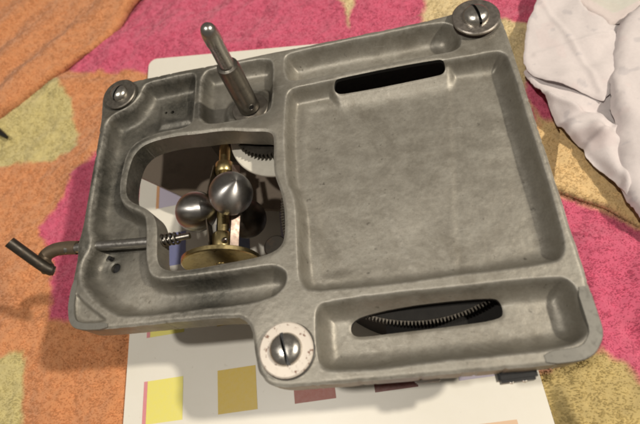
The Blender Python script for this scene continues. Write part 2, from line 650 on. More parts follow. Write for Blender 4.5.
def build_bedplate():
    st = 0.42
    xs = np.arange(-5, 204, st)
    ys = np.arange(-164, 8, st)
    X, Y = np.meshgrid(xs, ys, indexing='ij')
    wob = 0.35 * vnoise(X, Y, 9, 3) + 0.15 * vnoise(X, Y, 3.1, 4)
    d_out = sdf(chaikin(OUTER), X, Y) + 0.12 * vnoise(X, Y, 4, 41) + 1.1 * np.clip(vnoise(X, Y, 2.3, 43) - 0.62, 0, 1)
    d_open = sdf(chaikin(OPEN), X, Y)
    d_s1 = sdf(chaikin(SLOT1), X, Y)
    d_s2 = sdf(chaikin(SLOT2), X, Y)
    d_h = np.hypot(X - 13.5, Y + 101) - 2.3
    d_h2 = np.minimum(np.hypot(X - 31.0, Y + 19.0) - 0.8, np.hypot(X - 34.6, Y + 19.4) - 1.0)
    D = np.maximum.reduce([d_out, -d_open, -d_s1, -d_s2, -d_h, -d_h2])
    z = np.zeros_like(X)
    z = pocket(z, sdf(chaikin(P_LEFT), X, Y) + wob * 0.7, 9.0, 5.6)
    z = pocket(z, sdf(chaikin(P_GUS), X, Y) + wob * 0.5, 1.6, 1.6)
    z = pocket(z, sdf(chaikin(P_TWO), X, Y) + wob * 0.6, 7.5, 5.6)
    z = pocket(z, sdf(chaikin(P_TOP), X, Y) + wob * 0.6, 9.5, 7.5)
    z = pocket(z, sdf(chaikin(P_BOT), X, Y) + wob * 0.6, 10.0, 7.0)
    # large middle pan: wide sloped right and lower walls, a bead along the left
    dc = sdf(chaikin(P_CEN), X, Y) + wob * 0.5
    wall = 4.4 + 3.0 * sstep((X - 165) / 30) + 1.5 * sstep((-100 - Y) / 30)
    zc = pocket(np.zeros_like(X), dc, 8.6, wall)
    bead = np.clip(1 - np.abs(-dc - 6.5) / 4.2, 0, 1)
    zc = zc + 0.5 * bead * bead * (3 - 2 * bead) * sstep((125 - X) / 12)
    # the slot sits on a ramp that falls from the rib into the pan
    tr_ = np.clip((-24.0 - Y) / 17.0, 0, 1)
    ramp = -8.7 * (1 - (1 - tr_) ** 2)
    msk = sstep((X - 112.0) / 7.5 - (-24 - Y) * 0.035) * sstep((179.5 - X) / 7.5 - (-24 - Y) * 0.02)
    rz = np.where(Y < -24.0, np.maximum(ramp, -8.6), 0.0)
    boss = msk * rz + (1 - msk) * (-11)
    hh = np.clip(0.5 + (boss - zc) / 3.0, 0, 1)
    sm = zc * (1 - hh) + boss * hh + 0.75 * hh * (1 - hh)
    zc = np.where(dc < 0, np.minimum(sm, -0.0), zc)
    z = np.minimum(z, zc)
    # turntable bearing pad
    r = np.hypot(X - 78.4, Y + 30.4)
    pad = sstep((15.5 - r) / 4.5)
    z = np.where(z < -3.2, z * (1 - pad) + (-3.2) * pad, z)
    # low square boss in the upper left pocket
    q = np.maximum(np.abs(X - 36.5) - 8.5, np.abs(Y + 20.5) - 7)
    pad2 = sstep((1.6 - q) / 3.2)
    z = np.where(z < -8.0, z * (1 - pad2) + (-8.0) * pad2, z)
    # screw bosses stay at rim height
    for cx, cy, rr in ((8.5, -9.0, 10.5), (188.5, -6.6, 11.0), (94.0, -146.0, 11.8)):
        b = sstep((rr - np.hypot(X - cx, Y - cy)) / 1.8)
        z = z * (1 - b)
    # hump in the left rim where the lever shaft runs through
    hb = np.clip(1 - np.hypot((X - 2.6) / 3.0, (Y + 92) / 6.0), 0, 1)
    z = z + 0.6 * sstep(hb)
    # saddle that carries the shaft
    # rounded outer and hole edges
    for d in (d_out, -d_open):
        e = np.clip(1 + d / 1.5, 0, 1)
        z = z - 0.75 * e * e
    for d in (-d_s1, -d_s2, -d_h):
        e = np.clip(1 + d / 1.0, 0, 1)
        z = z - 0.5 * e * e
    for _ in range(1):
        z = (np.roll(z, 1, 0) + 2 * z + np.roll(z, -1, 0)) / 4
        z = (np.roll(z, 1, 1) + 2 * z + np.roll(z, -1, 1)) / 4
    # casting unevenness
    z = z + 0.16 * vnoise(X, Y, 16, 5) + 0.04 * vnoise(X, Y, 5, 6) + 0.04 * vnoise(X, Y, 1.5, 8)
    floor = np.clip(-z / 7, 0, 1)
    z = z + floor * (0.34 * vnoise(X, Y, 26, 12) + 0.04 * vnoise(X, Y, 7, 13))
    zb = z.copy()
    for _ in range(6):
        zb = (np.roll(zb, 1, 0) + 2 * zb + np.roll(zb, -1, 0)) / 4
        zb = (np.roll(zb, 1, 1) + 2 * zb + np.roll(zb, -1, 1)) / 4
    wear = np.clip((z - zb - 0.05) * 4.5, 0, 1)
    wear = np.maximum(wear, 0.8 * np.clip(1 + np.maximum(d_out, -d_open) / 1.2, 0, 1))
    V, F, E = march(xs, ys, D, z)
    V2, F2 = skirt(V, E, lambda x, y, zz: [zz - 0.8, zz - 1.4, zz - 2.0] if (114 < x < 176 and (-32 < y < -23 or -144 < y < -131)) else [zz - 0.8, min(zz - 1.5, -6.0), min(zz - 2, -11.5)])
    n = len(V)
    # flat underside, coarser
    xs3 = np.arange(-5, 204, 1.68)
    ys3 = np.arange(-164, 8, 1.68)
    X3, Y3 = np.meshgrid(xs3, ys3, indexing='ij')
    D3 = np.maximum.reduce([sdf(chaikin(OUTER), X3, Y3), -sdf(chaikin(OPEN), X3, Y3), 11 - sdf(chaikin(SLOT1), X3, Y3), 11 - sdf(chaikin(SLOT2), X3, Y3), -159.0 - Y3 + 1.0])
    V3, F3, _ = march(xs3, ys3, D3, np.full_like(X3, -11.5))
    n2 = n + len(V2)
    VV = np.array(V + V2 + V3)
    FF = F + [[a + n for a in f] for f in F2] + [[a + n2 for a in f[::-1]] for f in F3]
    VV[:, 2] -= 0.0
    o = mesh_obj('bedplate', VV, FF, 'cast', motor, loc=rel(0, 0, 0))
    o.data.materials.append(MT['shade_black'])        # slot lips coloured black to stand in for the shade inside
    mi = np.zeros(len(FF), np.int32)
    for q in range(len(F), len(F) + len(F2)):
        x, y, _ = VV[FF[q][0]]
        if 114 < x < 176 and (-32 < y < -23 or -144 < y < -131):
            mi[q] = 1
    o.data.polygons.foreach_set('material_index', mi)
    wv = np.zeros(len(VV), np.float32)
    gi = np.clip(np.rint((VV[:n, 0] - xs[0]) / st).astype(int), 0, len(xs) - 1)
    gj = np.clip(np.rint((VV[:n, 1] - ys[0]) / st).astype(int), 0, len(ys) - 1)
    wv[:n] = wear[gi, gj]
    at = o.data.attributes.new('wear', 'FLOAT', 'POINT')
    at.data.foreach_set('value', wv)
    return o


bed = build_bedplate()


# L-shaped worn pads on two corners of the rim
def corner_pad(path, width, label):
    pts = smooth_path([(x, y, 0) for x, y in path], 6)
    P = np.array([(p.x, p.y) for p in pts])
    T = np.gradient(P, axis=0)
    T /= np.linalg.norm(T, axis=1)[:, None]
    N = np.c_[-T[:, 1], T[:, 0]]
    n = len(P)
    V, F = [], []
    for k in range(n):
        e = min(1.0, 0.55 + 0.45 * min(k, n - 1 - k) / 2.0)
        for s, zz in ((-1, -2.0), (-1, -0.1), (-0.88, 0.30), (0.88, 0.30), (1, -0.1), (1, -2.0)):
            q = P[k] + N[k] * s * width * 0.5 * e * (0.97 + 0.06 * math.sin(k * 0.7 + s * 1.7))
            V.append((q[0], q[1], zz + random.uniform(-.05, .05)))
    for k in range(n - 1):
        for j in range(5):
            F.append([k * 6 + j, k * 6 + j + 1, (k + 1) * 6 + j + 1, (k + 1) * 6 + j])
    F.append([0, 1, 2, 3, 4, 5])
    F.append([(n - 1) * 6 + j for j in (5, 4, 3, 2, 1, 0)])
    o = sharp(mesh_obj('corner_pad', V, F, 'pad', motor, loc=rel(0, 0, 0)), 45)
    o['label'] = label
    return o


corner_pad([(197.6, -135), (197.8, -146), (196.4, -152.5), (191.5, -156.2), (180, -157.2)], 4.6, 'dark worn pad around the front right corner of the rim')
corner_pad([(1.7, -108), (1.7, -119), (3.6, -125.4), (8.5, -128.5), (20, -129.3)], 3.0, 'dark worn pad around the front left corner of the rim')


# ------------------------------------------------------------------ mounting screws
def screw(cx, cy, z0, wr, wt, hr, hh, slot, wmat, label, grom=None, tilt=(0, 0)):
    """domed slotted screw head with its washer"""
    # dome with a cut slot
    bm = bmesh.new()
    seg, rings = 56, 14
    V = []
    for j in range(rings + 1):
        t = j / rings
        r = hr * math.cos(t * math.pi / 2) ** 0.85 if j < rings else 0
        h = hh * math.sin(t * math.pi / 2)
        V.append((r, h))
    prof = [(hr * 0.96, -0.6)] + V
    vv, ff = lathe_data(prof, seg)
    me = bpy.data.meshes.new('tmp')
    me.from_pydata(vv.tolist(), [], ff)
    bm.from_mesh(me)
    bpy.data.meshes.remove(me)
    c, s = math.cos(slot), math.sin(slot)
    wd_ = 0.62 if hr > 5 else 0.5
    for off in (-wd_, wd_):
        geom = bm.verts[:] + bm.edges[:] + bm.faces[:]
        bmesh.ops.bisect_plane(bm, geom=geom, plane_co=(-s * off, c * off, 0), plane_no=(-s, c, 0))
    dele = [f for f in bm.faces if abs(f.calc_center_median().dot(Vector((-s, c, 0)))) < wd_ * 0.98]
    bmesh.ops.delete(bm, geom=dele, context='FACES')
    # slot walls + floor, coloured black in place of shade in the cut
    edges = [e for e in bm.edges if e.is_boundary and all(abs(abs(v.co.dot(Vector((-s, c, 0)))) - wd_) < 1e-3 for v in e.verts)]
    ret = bmesh.ops.extrude_edge_only(bm, edges=edges)
    for v in ret['geom']:
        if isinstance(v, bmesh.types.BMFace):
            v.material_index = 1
        if isinstance(v, bmesh.types.BMVert):
            v.co.z = min(v.co.z, hh * 0.42)
    n = Vector((-s, c, 0))
    tdir = Vector((c, s, 0))
    f4 = [bm.verts.new(tdir * a * hr * 0.97 + n * b * wd_ + Vector((0, 0, hh * 0.44))) for a, b in ((-1, -1), (1, -1), (1, 1), (-1, 1))]
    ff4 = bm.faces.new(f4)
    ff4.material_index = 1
    for e in edges:
        pass
    bmesh.ops.recalc_face_normals(bm, faces=bm.faces)
    for f in bm.faces:
        f.smooth = True
    for e in bm.edges:
        if len(e.link_faces) == 2 and e.calc_face_angle(0) > math.radians(40):
            e.smooth = False
    bmesh.ops.scale(bm, vec=(MM, MM, MM), verts=bm.verts)
    me = bpy.data.meshes.new('mounting_screw')
    bm.to_mesh(me)
    bm.free()
    me.materials.append(MT['steel_bright'])
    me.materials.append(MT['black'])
    o = bpy.data.objects.new('mounting_screw', me)
    COL.objects.link(o)
    o.parent = motor
    o.location = Vector(rel(cx, cy, z0 + wt)) * MM
    o.rotation_euler = (tilt[0], tilt[1], 0)
    o['label'] = label
    lathe('washer', [(hr * 0.7, 0.0), (wr - 0.5, 0.0), (wr, -0.4), (wr, -wt + 0.4), (wr - 0.4, -wt), (hr * 0.7, -wt)], wmat, o, (0, 0, -0.05), 64)
    if grom:
        gr, gt, gm = grom
        lathe('grommet', [(hr * 0.5, 0), (gr - 0.6, 0), (gr, -0.6), (gr, -gt + 0.3), (gr - 0.4, -gt), (hr * 0.5, -gt)], gm, o, (0, 0, -wt - 0.05), 56)
    return o


screw(9.6, -9.6, 0.8, 9.0, 1.5, 4.6, 2.8, math.radians(64), 'washer_grey', 'small shiny screw with dull grey washer', (8.2, 1.2, 'cast'), (0.03, -0.02))
screw(188.0, -7.0, 2.2, 10.6, 1.6, 6.0, 3.4, math.radians(100), 'washer', 'domed screw with nickel washer on brown rubber', (9.8, 2.8, 'rubber'), (0.02, 0.03))
screw(94.2, -146.4, 1.5, 9.9, 1.7, 6.0, 3.2, math.radians(102), 'washer_white', 'domed screw with chipped white painted washer', (10.3, 1.9, 'steel'), (0.0, 0.02))

# ------------------------------------------------------------------ turntable spindle
SX, SY = 78.0, -30.0
sp = lathe('spindle', [(0.0, -11), (5.4, -11), (5.4, -2.6), (5.15, -2.0), (5.05, 24.5), (4.7, 26.2), (3.2, 26.6)], 'spindle', motor, rel(SX, SY, 0), 48)
lathe('spindle_tip', [(3.4, 24), (3.3, 38.5), (3.6, 39.6), (3.6, 43.5), (3.3, 45.8), (2.7, 47.4), (1.7, 48.4), (0, 48.8)], 'steel', sp, (0, 0, 0), 40)
lathe('bearing_flange', [(5.0, -2.0), (8.6, -2.0), (9.0, -2.4), (9.0, -3.6), (5.0, -3.6)], 'washer_grey', sp, (0.3, -0.6, -0.2), 56)
hd = Vector((0.42, -0.70, 0.0)).normalized()
hx = [Vector((0, 0, 2.2)) + hd * a for a in (4.72, 5.22)]
tube('cross_pin', [tuple(p) for p in hx], 1.25, 'black', sp, 20)
ring = []
for k in range(25):
    a = 2 * math.pi * k / 24
    t_ = Vector((-hd.y, hd.x, 0))
    ring.append(tuple(Vector((0, 0, 2.2)) + hd * 5.05 + t_ * 1.45 * math.cos(a) + Vector((0, 0, 1.45 * math.sin(a)))))
tube('pin_hole_rim', ring, 0.28, 'spindle', sp, 8)

# ------------------------------------------------------------------ ball governor inside the opening
GX, GZ = 57.0, -25.2
gov = tube('governor_shaft', [(0, -30, 0), (0, -100, 0)], 3.0, 'brass', motor, 24)
gov.location = Vector(rel(GX, 0, GZ)) * MM
gov['label'] = 'brass governor shaft carrying three steel balls'
lathe('shaft_collar', [(2.0, -3), (4.4, -3), (4.8, -2.4), (4.8, 2.4), (4.4, 3), (2.0, 3)], 'brass', gov, (0, -47.5, 0), 36, 'y')
lathe('sliding_collar', [(2.0, -5), (4.4, -5), (4.8, -4.2), (4.8, 4.2), (4.4, 5), (2.0, 5)], 'brass', gov, (0, -89, 0), 36, 'y')
lathe('friction_disc', [(2.0, 1.3), (17.9, 1.3), (18.4, 0.9), (18.4, -0.9), (17.9, -1.3), (2.0, -1.3)], 'brass', gov, (0.5, -98.5, 0.6), 80, 'y')
BR, RHO = 10.2, 16.0
for k, ang in enumerate((math.atan2(13.2, 9.0), math.atan2(1.2, -16.0), math.atan2(-14.4, 7.0))):
    ca, sa = math.cos(ang), math.sin(ang)
    RHO = 13.6 if k == 1 else 16.0
    prof = []
    for j in range(33):
        t_ = -math.pi / 2 + math.pi * j / 32
        prof.append((BR * math.cos(t_) if 0 < j < 32 else 0.0, BR * math.sin(t_)))
    b = lathe('governor_ball', prof, 'ball' if k < 2 else 'gun', gov, (RHO * ca, -70.3, RHO * sa), 56)  # third ball gets a darker metal in place of its shade
    # turning axis points outwards from the shaft
    b.rotation_euler = Vector((ca, 0.12, sa)).to_track_quat('Z', 'Y').to_euler()
    # flat spring strip from collar to collar, bowed out under the ball
    pth = smooth_path([(4.6, -47, 0), (5.5, -52, 0), (7.0, -60, 0), (7.6, -68.5, 0), (7.0, -77, 0), (5.5, -86, 0), (4.9, -94, 0)], 5)
    V, F = [], []
    for p in pth:
        off = -4.6 if k == 0 else 0.0
        ww = 4.0 if k == 1 else 2.0
        for hw, th in ((-ww + off, -0.25), (ww + off, -0.25), (ww + off, 0.25), (-ww + off, 0.25)):
            rr = p.x + th
            V.append((rr * ca - hw * sa, p.y, rr * sa + hw * ca))
    for i in range(len(pth) - 1):
        for j in range(4):
            F.append([i * 4 + j, i * 4 + (j + 1) % 4, (i + 1) * 4 + (j + 1) % 4, (i + 1) * 4 + j])
    F += [[3, 2, 1, 0], [len(V) - 4 + j for j in range(4)]]
    sharp(mesh_obj('flat_spring', V, F, 'copper' if k == 0 else 'darkstrip', gov), 30)
    # small screw holding the strip to the sliding collar
    V, F = lathe_data([(0, 1.1), (0.9, 1.0), (1.4, 0.5), (1.5, -0.6)], 16)
    q = Vector((ca, 0, sa)).to_track_quat('Z', 'Y')
    V = np.array([tuple(q @ Vector(v)) for v in V])
    mesh_obj('strip_screw', V, F, 'steel_bright', gov, (5.6 * ca, -89.5, 5.6 * sa))


# ------------------------------------------------------------------ wheels, barrel and posts below the plate
def gear_data(rad, tooth, n, h, bore=0.0):
    V, F = [], []
    prof = []
    for k in range(n):
        a0 = 2 * math.pi * k / n
        da = 2 * math.pi / n
        for f_, r_ in ((0.0, rad - tooth), (0.22, rad - tooth), (0.40, rad), (0.62, rad), (0.80, rad - tooth)):
            prof.append((r_ * math.cos(a0 + da * f_), r_ * math.sin(a0 + da * f_)))
    m = len(prof)
    for zz in (h / 2, -h / 2):
        for x, y in prof:
            V.append((x, y, zz))
    V += [(0, 0, h / 2), (0, 0, -h / 2)]
    for i in range(m):
        j = (i + 1) % m
        F.append([i, m + i, m + j, j])
        F.append([2 * m, i, j])
        F.append([2 * m + 1, m + j, m + i])
    return np.array(V), F


barrel = sharp(mesh_obj('spring_barrel', *lathe_data([(0, -17.5), (49, -17.5), (51, -18.5), (51.5, -20), (51.5, -67), (50.5, -69.6), (0, -69.9)], 96), 'shade_black', motor, rel(145.0, -83.2, 0)), 35)
barrel['label'] = 'dark round spring barrel under the plate'
V, F = gear_data(56.0, 1.5, 254, 2.4)
mesh_obj('barrel_gear', V, F, 'tooth', barrel, (0, 0, -15), smooth=False)
lathe('gear_shade_disc', [(0, -13.4), (54.2, -13.4), (54.4, -13.6), (54.4, -16.6), (0, -16.6)], 'shade_black', barrel, (0, 0, 0), 96)  # black disc added over the gear to darken its lit face
V, F = gear_data(17.5, 1.3, 52, 3.0)
gw = mesh_obj('drive_gear', V, F, 'dark', motor, rel(83.5, -34.0, -15.5), smooth=False)
gw['label'] = 'dark toothed wheel under the spindle'
V, F = lathe_data([(0, 0.5), (25.4, 0.5), (25.8, 0.1), (25.8, -0.9), (0, -0.9)], 80)
pw = sharp(mesh_obj('pale_wheel', V, F, 'white_gear', motor, rel(88.0, -34.5, -19.5)), 35)
pw['label'] = 'pale thin wheel below the dark gear'
lathe('wheel_arbor', [(0, -12), (3.2, -12), (3.2, -50), (0, -50)], 'dark', motor, rel(84.5, -34.2, 0), 24)
for x, y in ((76.5, -84),):
    if x > 70 or x < 60:
        lathe('support_pillar', [(0, -48), (5.6, -48), (6.2, -48.6), (6.2, -69.5), (0, -69.6)], 'gun', motor, rel(x, y, 0), 36)
    else:
        lathe('support_pillar', [(0, -11.5), (4.5, -11.5), (4.5, -69.5), (0, -69.6)], 'gun', motor, rel(x, y, 0), 28)
def prism(name, poly, z0, z1, mat, parent, org, label=None):
    n = len(poly)
    V = [(x, y, z1) for x, y in poly] + [(x, y, z0) for x, y in poly]
    F = [list(range(n)), list(range(n, 2 * n))[::-1]] + [[i, n + i, n + (i + 1) % n, (i + 1) % n] for i in range(n)]
    o = sharp(mesh_obj(name, V, F, mat, parent, rel=org), 30)
    if label:
        o['label'] = label
    return o


prism('shade_plate', [(-8.5, -25.6), (18.6, -42.6), (26.2, -46.4), (59.2, -58.8), (73.4, -61.1), (85.6, -64.3), (90, -8), (-6, -8)], -52.5, -50.0, 'brown', motor, ORG, 'dark brown plate added for the shaded card seen through the opening')  # added plate, its brown stands in for shade on the card below
prism('slot_backdrop', [(129, -150), (134, -153), (190, -153), (196, -148), (196, -8), (190, -2), (118, -2), (112, -8), (112, -40), (129, -60)], -27, -24, 'shade_black', motor, ORG)  # black plate added behind the slots so they look unlit
# bearing bracket that carries the far end of the governor
box_bevel('bearing_bracket', (16, 5, 20), 'dark', motor, rel(57, -30.5, -32.0), 0.8)
box_bevel('bearing_bracket', (9, 4, 24), 'dark', motor, rel(57, -107.5, -24), 0.8)
# little bits under the front edge
rb = box_bevel('rubber_block', (13.5, 7, 7.0), 'black', motor, rel(172.6, -158.6, -15.2), 1.0, 0.04)
rb['label'] = 'black rubber block under the front edge'
for dx in (-2.4, 2.0):
    lathe('block_rivet', [(0, 0.55), (0.7, 0.4), (0.9, -0.2)], 'steel_bright', rb, (dx, -3.2, 1.9), 14)
box_bevel('metal_clip', (9, 4, 4), 'gun', motor, rel(142, -158.0, -13.6), 0.5)

# ------------------------------------------------------------------ speed lever on the left
LY = -91.6
lv = tube('lever_shaft', [(p[0], p[1], p[2]) for p in [(-9, -90.6, -4.2), (4, -91.0, -4.2), (14, -91.8, -4.2), (34.5, -93.2, -4.2)]], 2.3, 'steel', motor, 24, rel=ORG)
lv['label'] = 'bent control lever through the left rim'
arm = smooth_path([(-4, -90.4, -4.6), (-10, -89.6, -4.8), (-16, -89.6, -5.0), (-20.5, -91.5, -5.4), (-21.0, -95.0, -5.8), (-18.6, -98.2, -6.0)], 6)
tube('lever_arm', [tuple(p) for p in arm], [(3.3, 2.9)] * len(arm), 'rust', lv, 20, rel=ORG)
rod = smooth_path([(-16.0, -99.2, -7.0), (-17.2, -98.9, -5.4), (-19.6, -97.2, -2.2), (-27.6, -89.6, 9.0)], 5)
tube('lever_handle', [tuple(p) for p in rod], [2.2] * 3 + [2.5] * (len(rod) - 3), 'gun', lv, 24, rel=ORG)
# thread and coil on the end of the shaft, inside the opening
co = []
for k in range(61):
    a = k * 2 * math.pi / 10
    co.append((33.0 + k * 0.20, -92.4 + 2.5 * math.cos(a), -5.4 + 2.5 * math.sin(a)))
tube('coil_spring', co, 0.5, 'spindle', lv, 8, rel=ORG)
tube('lever_tip', [(33.5, -93.2, -4.6), (38, -92.9, -5.2), (50, -92.0, -5.6)], [1.6, 1.5, 1.4], 'spindle', lv, 18, rel=ORG)
lathe('hole_shade_disc', [(0, -11.0), (3.2, -11.0), (3.2, -12.4), (0, -12.4)], 'black', motor, rel(13.5, -101, 0), 20)  # black disc added under the floor hole as its shade
tube('stop_pin', [(11.2, -96.6, -9.2), (11.2, -96.6, -6.6)], [1.1, 0.9], 'black', motor, 14, rel=ORG)

# ------------------------------------------------------------------ the white card with colour squares
TH = math.radians(2.9)
card = thing('colour_card', 'white card printed with rows of coloured squares under the motor', 'card', (-25.0, 89.7, -70))
card.rotation_euler = (0, 0, TH)
CW, CH, cr = 205.0, 300.0, 6.0
out = []
for cx, cy, a0 in ((CW - cr, -cr - 38, 0), (cr, -cr, 90), (cr, -CH + cr, 180), (CW - cr, -CH + cr, 270)):
    for k in range(7):
        a = math.radians(a0 + 15 * k)
        out.append((cx + cr * math.cos(a), cy + cr * math.sin(a)))
n = len(out)
V = [(x, y, 0) for x, y in out] + [(x, y, -1.4) for x, y in out]
F = [list(range(n)), list(range(n, 2 * n))[::-1]] + [[i, n + i, n + (i + 1) % n, (i + 1) % n] for i in range(n)]
sharp(mesh_obj('card_board', V, F, 'board', card), 30)


def mat_ink(name, col):
    t = NT(name)
    c = t.mix(t.ramp(t.noise(420, 4, 0.7), [(0.35, 0.0), (0.75, 0.28)]), col, tuple(min(1, v * 0.6 + 0.25) for v in col))
    return t.set(c, 0.45, 0.0)


INK = {k: mat_ink('ink_' + k, v) for k, v in {
    'yellow': (0.80, 0.73, 0.16), 'ochre': (0.66, 0.47, 0.05), 'maroon': (0.33, 0.075, 0.045), 'wine': (0.17, 0.04, 0.03), 'lavender': (0.52, 0.48, 0.60),
    'tan': (0.72, 0.50, 0.33), 'orange': (0.62, 0.33, 0.16), 'blue': (0.25, 0.27, 0.52), 'slate': (0.16, 0.19, 0.30), 'pink': (0.70, 0.25, 0.28), 'green': (0.25, 0.40, 0.16)}.items()}
rows = {67: ['lavender', 'blue', 'slate', 'green', 'tan'], 108: ['lavender', 'slate', 'blue', 'lavender', 'pink'],
        148: ['blue', 'slate', 'lavender', 'tan', 'orange'], 188: ['yellow', 'ochre', 'maroon', 'wine', 'lavender'], 232: ['yellow', 'ochre', 'maroon', 'wine', 'lavender'], 272: ['yellow', 'ochre', 'tan', 'lavender', 'tan']}
for v0, cs in rows.items():
    for c, k in enumerate(cs):
        u0 = 12 + 39.4 * c
        sw, sh = 20.5, 21.0
        mesh_obj('swatch', [(0, 0, 0), (sw, 0, 0), (sw, -sh, 0), (0, -sh, 0)], [[3, 2, 1, 0]], INK[k], card, (u0, -v0, 0.12))
        if k in ('yellow', 'lavender') and c == 0:
            mesh_obj('swatch_edge', [(0, 0, 0), (2.0, 0, 0), (2.0, -sh, 0), (0, -sh, 0)], [[3, 2, 1, 0]], INK['pink' if k == 'yellow' else 'orange'], card, (u0 - 1.4 if k == 'yellow' else u0, -v0, 0.2))

# ------------------------------------------------------------------ the towel
ORANGE, PINK = np.array((0.72, 0.30, 0.115)), np.array((0.70, 0.105, 0.205))
YGREEN, YELLOW, CREAM = np.array((0.66, 0.56, 0.235)), np.array((0.80, 0.56, 0.26)), np.array((0.78, 0.62, 0.33))
PATCH = [  # (colour, polygon in plan, mm); later ones lie over earlier ones
    (PINK, [(-20, 190), (-60, 190), (-75, 130), (-135, 85), (-98, 95), (-80, 92), (-60, 88), (-33, 82), (60, 70), (60, -20), (300, -20), (400, 0), (400, 300), (0, 300)]),
    (YGREEN, [(-180, 88), (-135, 88), (-122, 90), (-102, 93), (-86, 70), (-80, 45), (-74, 22), (-85, 17), (-135, 15), (-180, 12)]),
    (PINK, [(-50, 14), (-60, 8), (-75, -8), (-82, -26), (-89, -38), (-83, -51), (-75, -64), (-69, -89), (-66, -101), (-50, -106), (-29, -108), (10, -100), (20, 0)]),
    (YGREEN, [(-180, -124), (-100, -121), (-79, -118), (-75, -140), (-73, -165), (-72, -220), (-180, -220)]),
    (CREAM, [(117, 150), (140, 145), (134, 112), (125, 85), (122, 112)]),
    (CREAM, [(185, 110), (212, 98), (210, 40), (176, 40), (177, 80)]),
    (CREAM, [(222, 66), (240, 52), (236, 20), (231, -4), (228, -12), (215, -10), (215, 50)]),
    (PINK, [(200, -66), (223, -66), (300, -100), (330, -220), (180, -220), (190, -100)]),
    (YELLOW, [(226, -4), (246, -10), (300, 10), (330, -60), (285, -105), (254, -91), (244, -80), (232, -72), (221, -65), (224, -40)]),
    (PINK, [(228, 12), (237, 2), (239, -22), (230, -20), (224, -6)]),
    (YGREEN * np.array((0.95, 0.86, 0.80)), [(170, -150), (197, -151), (211, -148), (220, -146), (227, -152), (232, -163), (240, -172), (262, -230), (170, -230)]),
]


def patch_colour(x, y, order=None):
    j1, j2 = 2.2 * vnoise(x, y, 7, 21) + 0.8 * vnoise(x, y, 2, 22), 2.2 * vnoise(x, y, 7, 23) + 0.8 * vnoise(x, y, 2, 24)
    c = np.tile(ORANGE, (len(x), 1))
    for col, poly in PATCH:
        d = sdf(poly, x + j1, y + j2)
        k = np.clip(0.5 - d / 3.6, 0, 1)[:, None]
        c = c * (1 - k) + col * k
    return c


def cardmask(x, y):
    """distance to the card outline, negative on the card"""
    c, s = math.cos(TH), math.sin(TH)
    u = (x + 25.0) * c + (y - 89.7) * s
    v = -(x + 25.0) * s + (y - 89.7) * c
    return np.maximum.reduce([-u, u - CW, v + 38.0 * np.clip(u / CW, 0, 1), -CH - v])


def towel_z(x, y):
    z = -71.2 + 3.2 * vnoise(x, y, 42, 31) + 1.4 * vnoise(x, y, 17, 32) + 0.5 * vnoise(x, y, 6, 33) + 0.32 * vnoise(x, y, 3.0, 34) + 1.0 * vnoise((x * 0.7 + y * 0.7) * 0.45, (y * 0.7 - x * 0.7) * 1.7, 16, 35)
    # soft creases
    def ridge(ax, ay, bx, by, h, wd_):
        ex, ey = bx - ax, by - ay
        L = math.hypot(ex, ey)
        t = np.clip(((x - ax) * ex + (y - ay) * ey) / L ** 2, 0, 1)
        d = np.hypot(x - ax - t * ex, y - ay - t * ey)
        return h * np.exp(-(d / wd_) ** 2)
    z = z + ridge(-170, 40, -95, 75, 5.0, 15) + ridge(-150, -25, -95, -75, 3.2, 16) + ridge(-140, -90, -60, -140, 3.0, 14) + ridge(-70, 110, 40, 118, 3.0, 14)
    z = z + ridge(190, -190, 232, -172, 7.0, 15) + ridge(250, -105, 262, -180, 5.5, 13) + ridge(232, -95, 224, -128, 3.0, 9)
    z = z + ridge(-100, 82, -40, 70, 2.2, 7) + ridge(60, 130, 140, 98, 2.6, 16) + ridge(232, 60, 222, -10, 2.0, 9)
    z = z - ridge(238, -140, 246, -170, 3.5, 6)
    z = np.maximum(z, -74.3)
    d = cardmask(x, y)
    k = np.clip(1 - d / 9.0, 0, 1)
    k = k * k * (3 - 2 * k)
    return z * (1 - k) + np.minimum(z, -72.4) * k


def tufts(P, N, C, hgt, wid):
    """little pile loops: a leaning four-sided knob each. P, N, C arrays of roots, normals and colours"""
    n = len(P)
    a = rng.normal(0, 1, (n, 3))
    s = np.cross(N, a)
    s /= np.linalg.norm(s, axis=1)[:, None]
    t = np.cross(N, s)
    w_ = (wid * rng.uniform(0.7, 1.3, n))[:, None]
    el = rng.uniform(0.75, 1.35, (n, 1))
    clump = np.clip(0.66 + 0.60 * vnoise(P[:, 0], P[:, 1], 2.3, 51) + 0.35 * vnoise(P[:, 0], P[:, 1], 6.0, 52), 0.12, 1.7)
    h = (hgt * clump * rng.uniform(0.6, 1.35, n))[:, None]
    b = P - N * 0.25
    tip = P + N * h + rng.normal(0, 0.32, (n, 3)) * hgt + np.array((-0.08, -0.05, 0))
    V = np.stack([b + s * w_ * el, b + t * w_ / el, b - s * w_ * el, b - t * w_ / el, tip], 1).reshape(-1, 3)
    i = np.arange(n)[:, None] * 5
    F = np.concatenate([i + np.array(q) for q in ([0, 1, 4], [1, 2, 4], [2, 3, 4], [3, 0, 4])], 0)
    own = np.stack([s, t, -s, -t, N * 0], 1).reshape(-1, 3)
    NV = np.repeat(N, 5, axis=0) + 0.42 * own
    NV /= np.linalg.norm(NV, axis=1)[:, None]
    jit = rng.uniform(0.90, 1.08, (n, 1))
    CC = np.repeat(np.clip(C * jit, 0, 1), 5, axis=0)
    return V, F, CC, NV


def grid_faces(nu, nv):
    i, j = np.meshgrid(np.arange(nu - 1), np.arange(nv - 1), indexing='ij')
    a = (i * nv + j).ravel()
    return np.c_[a, a + nv, a + nv + 1, a + 1]


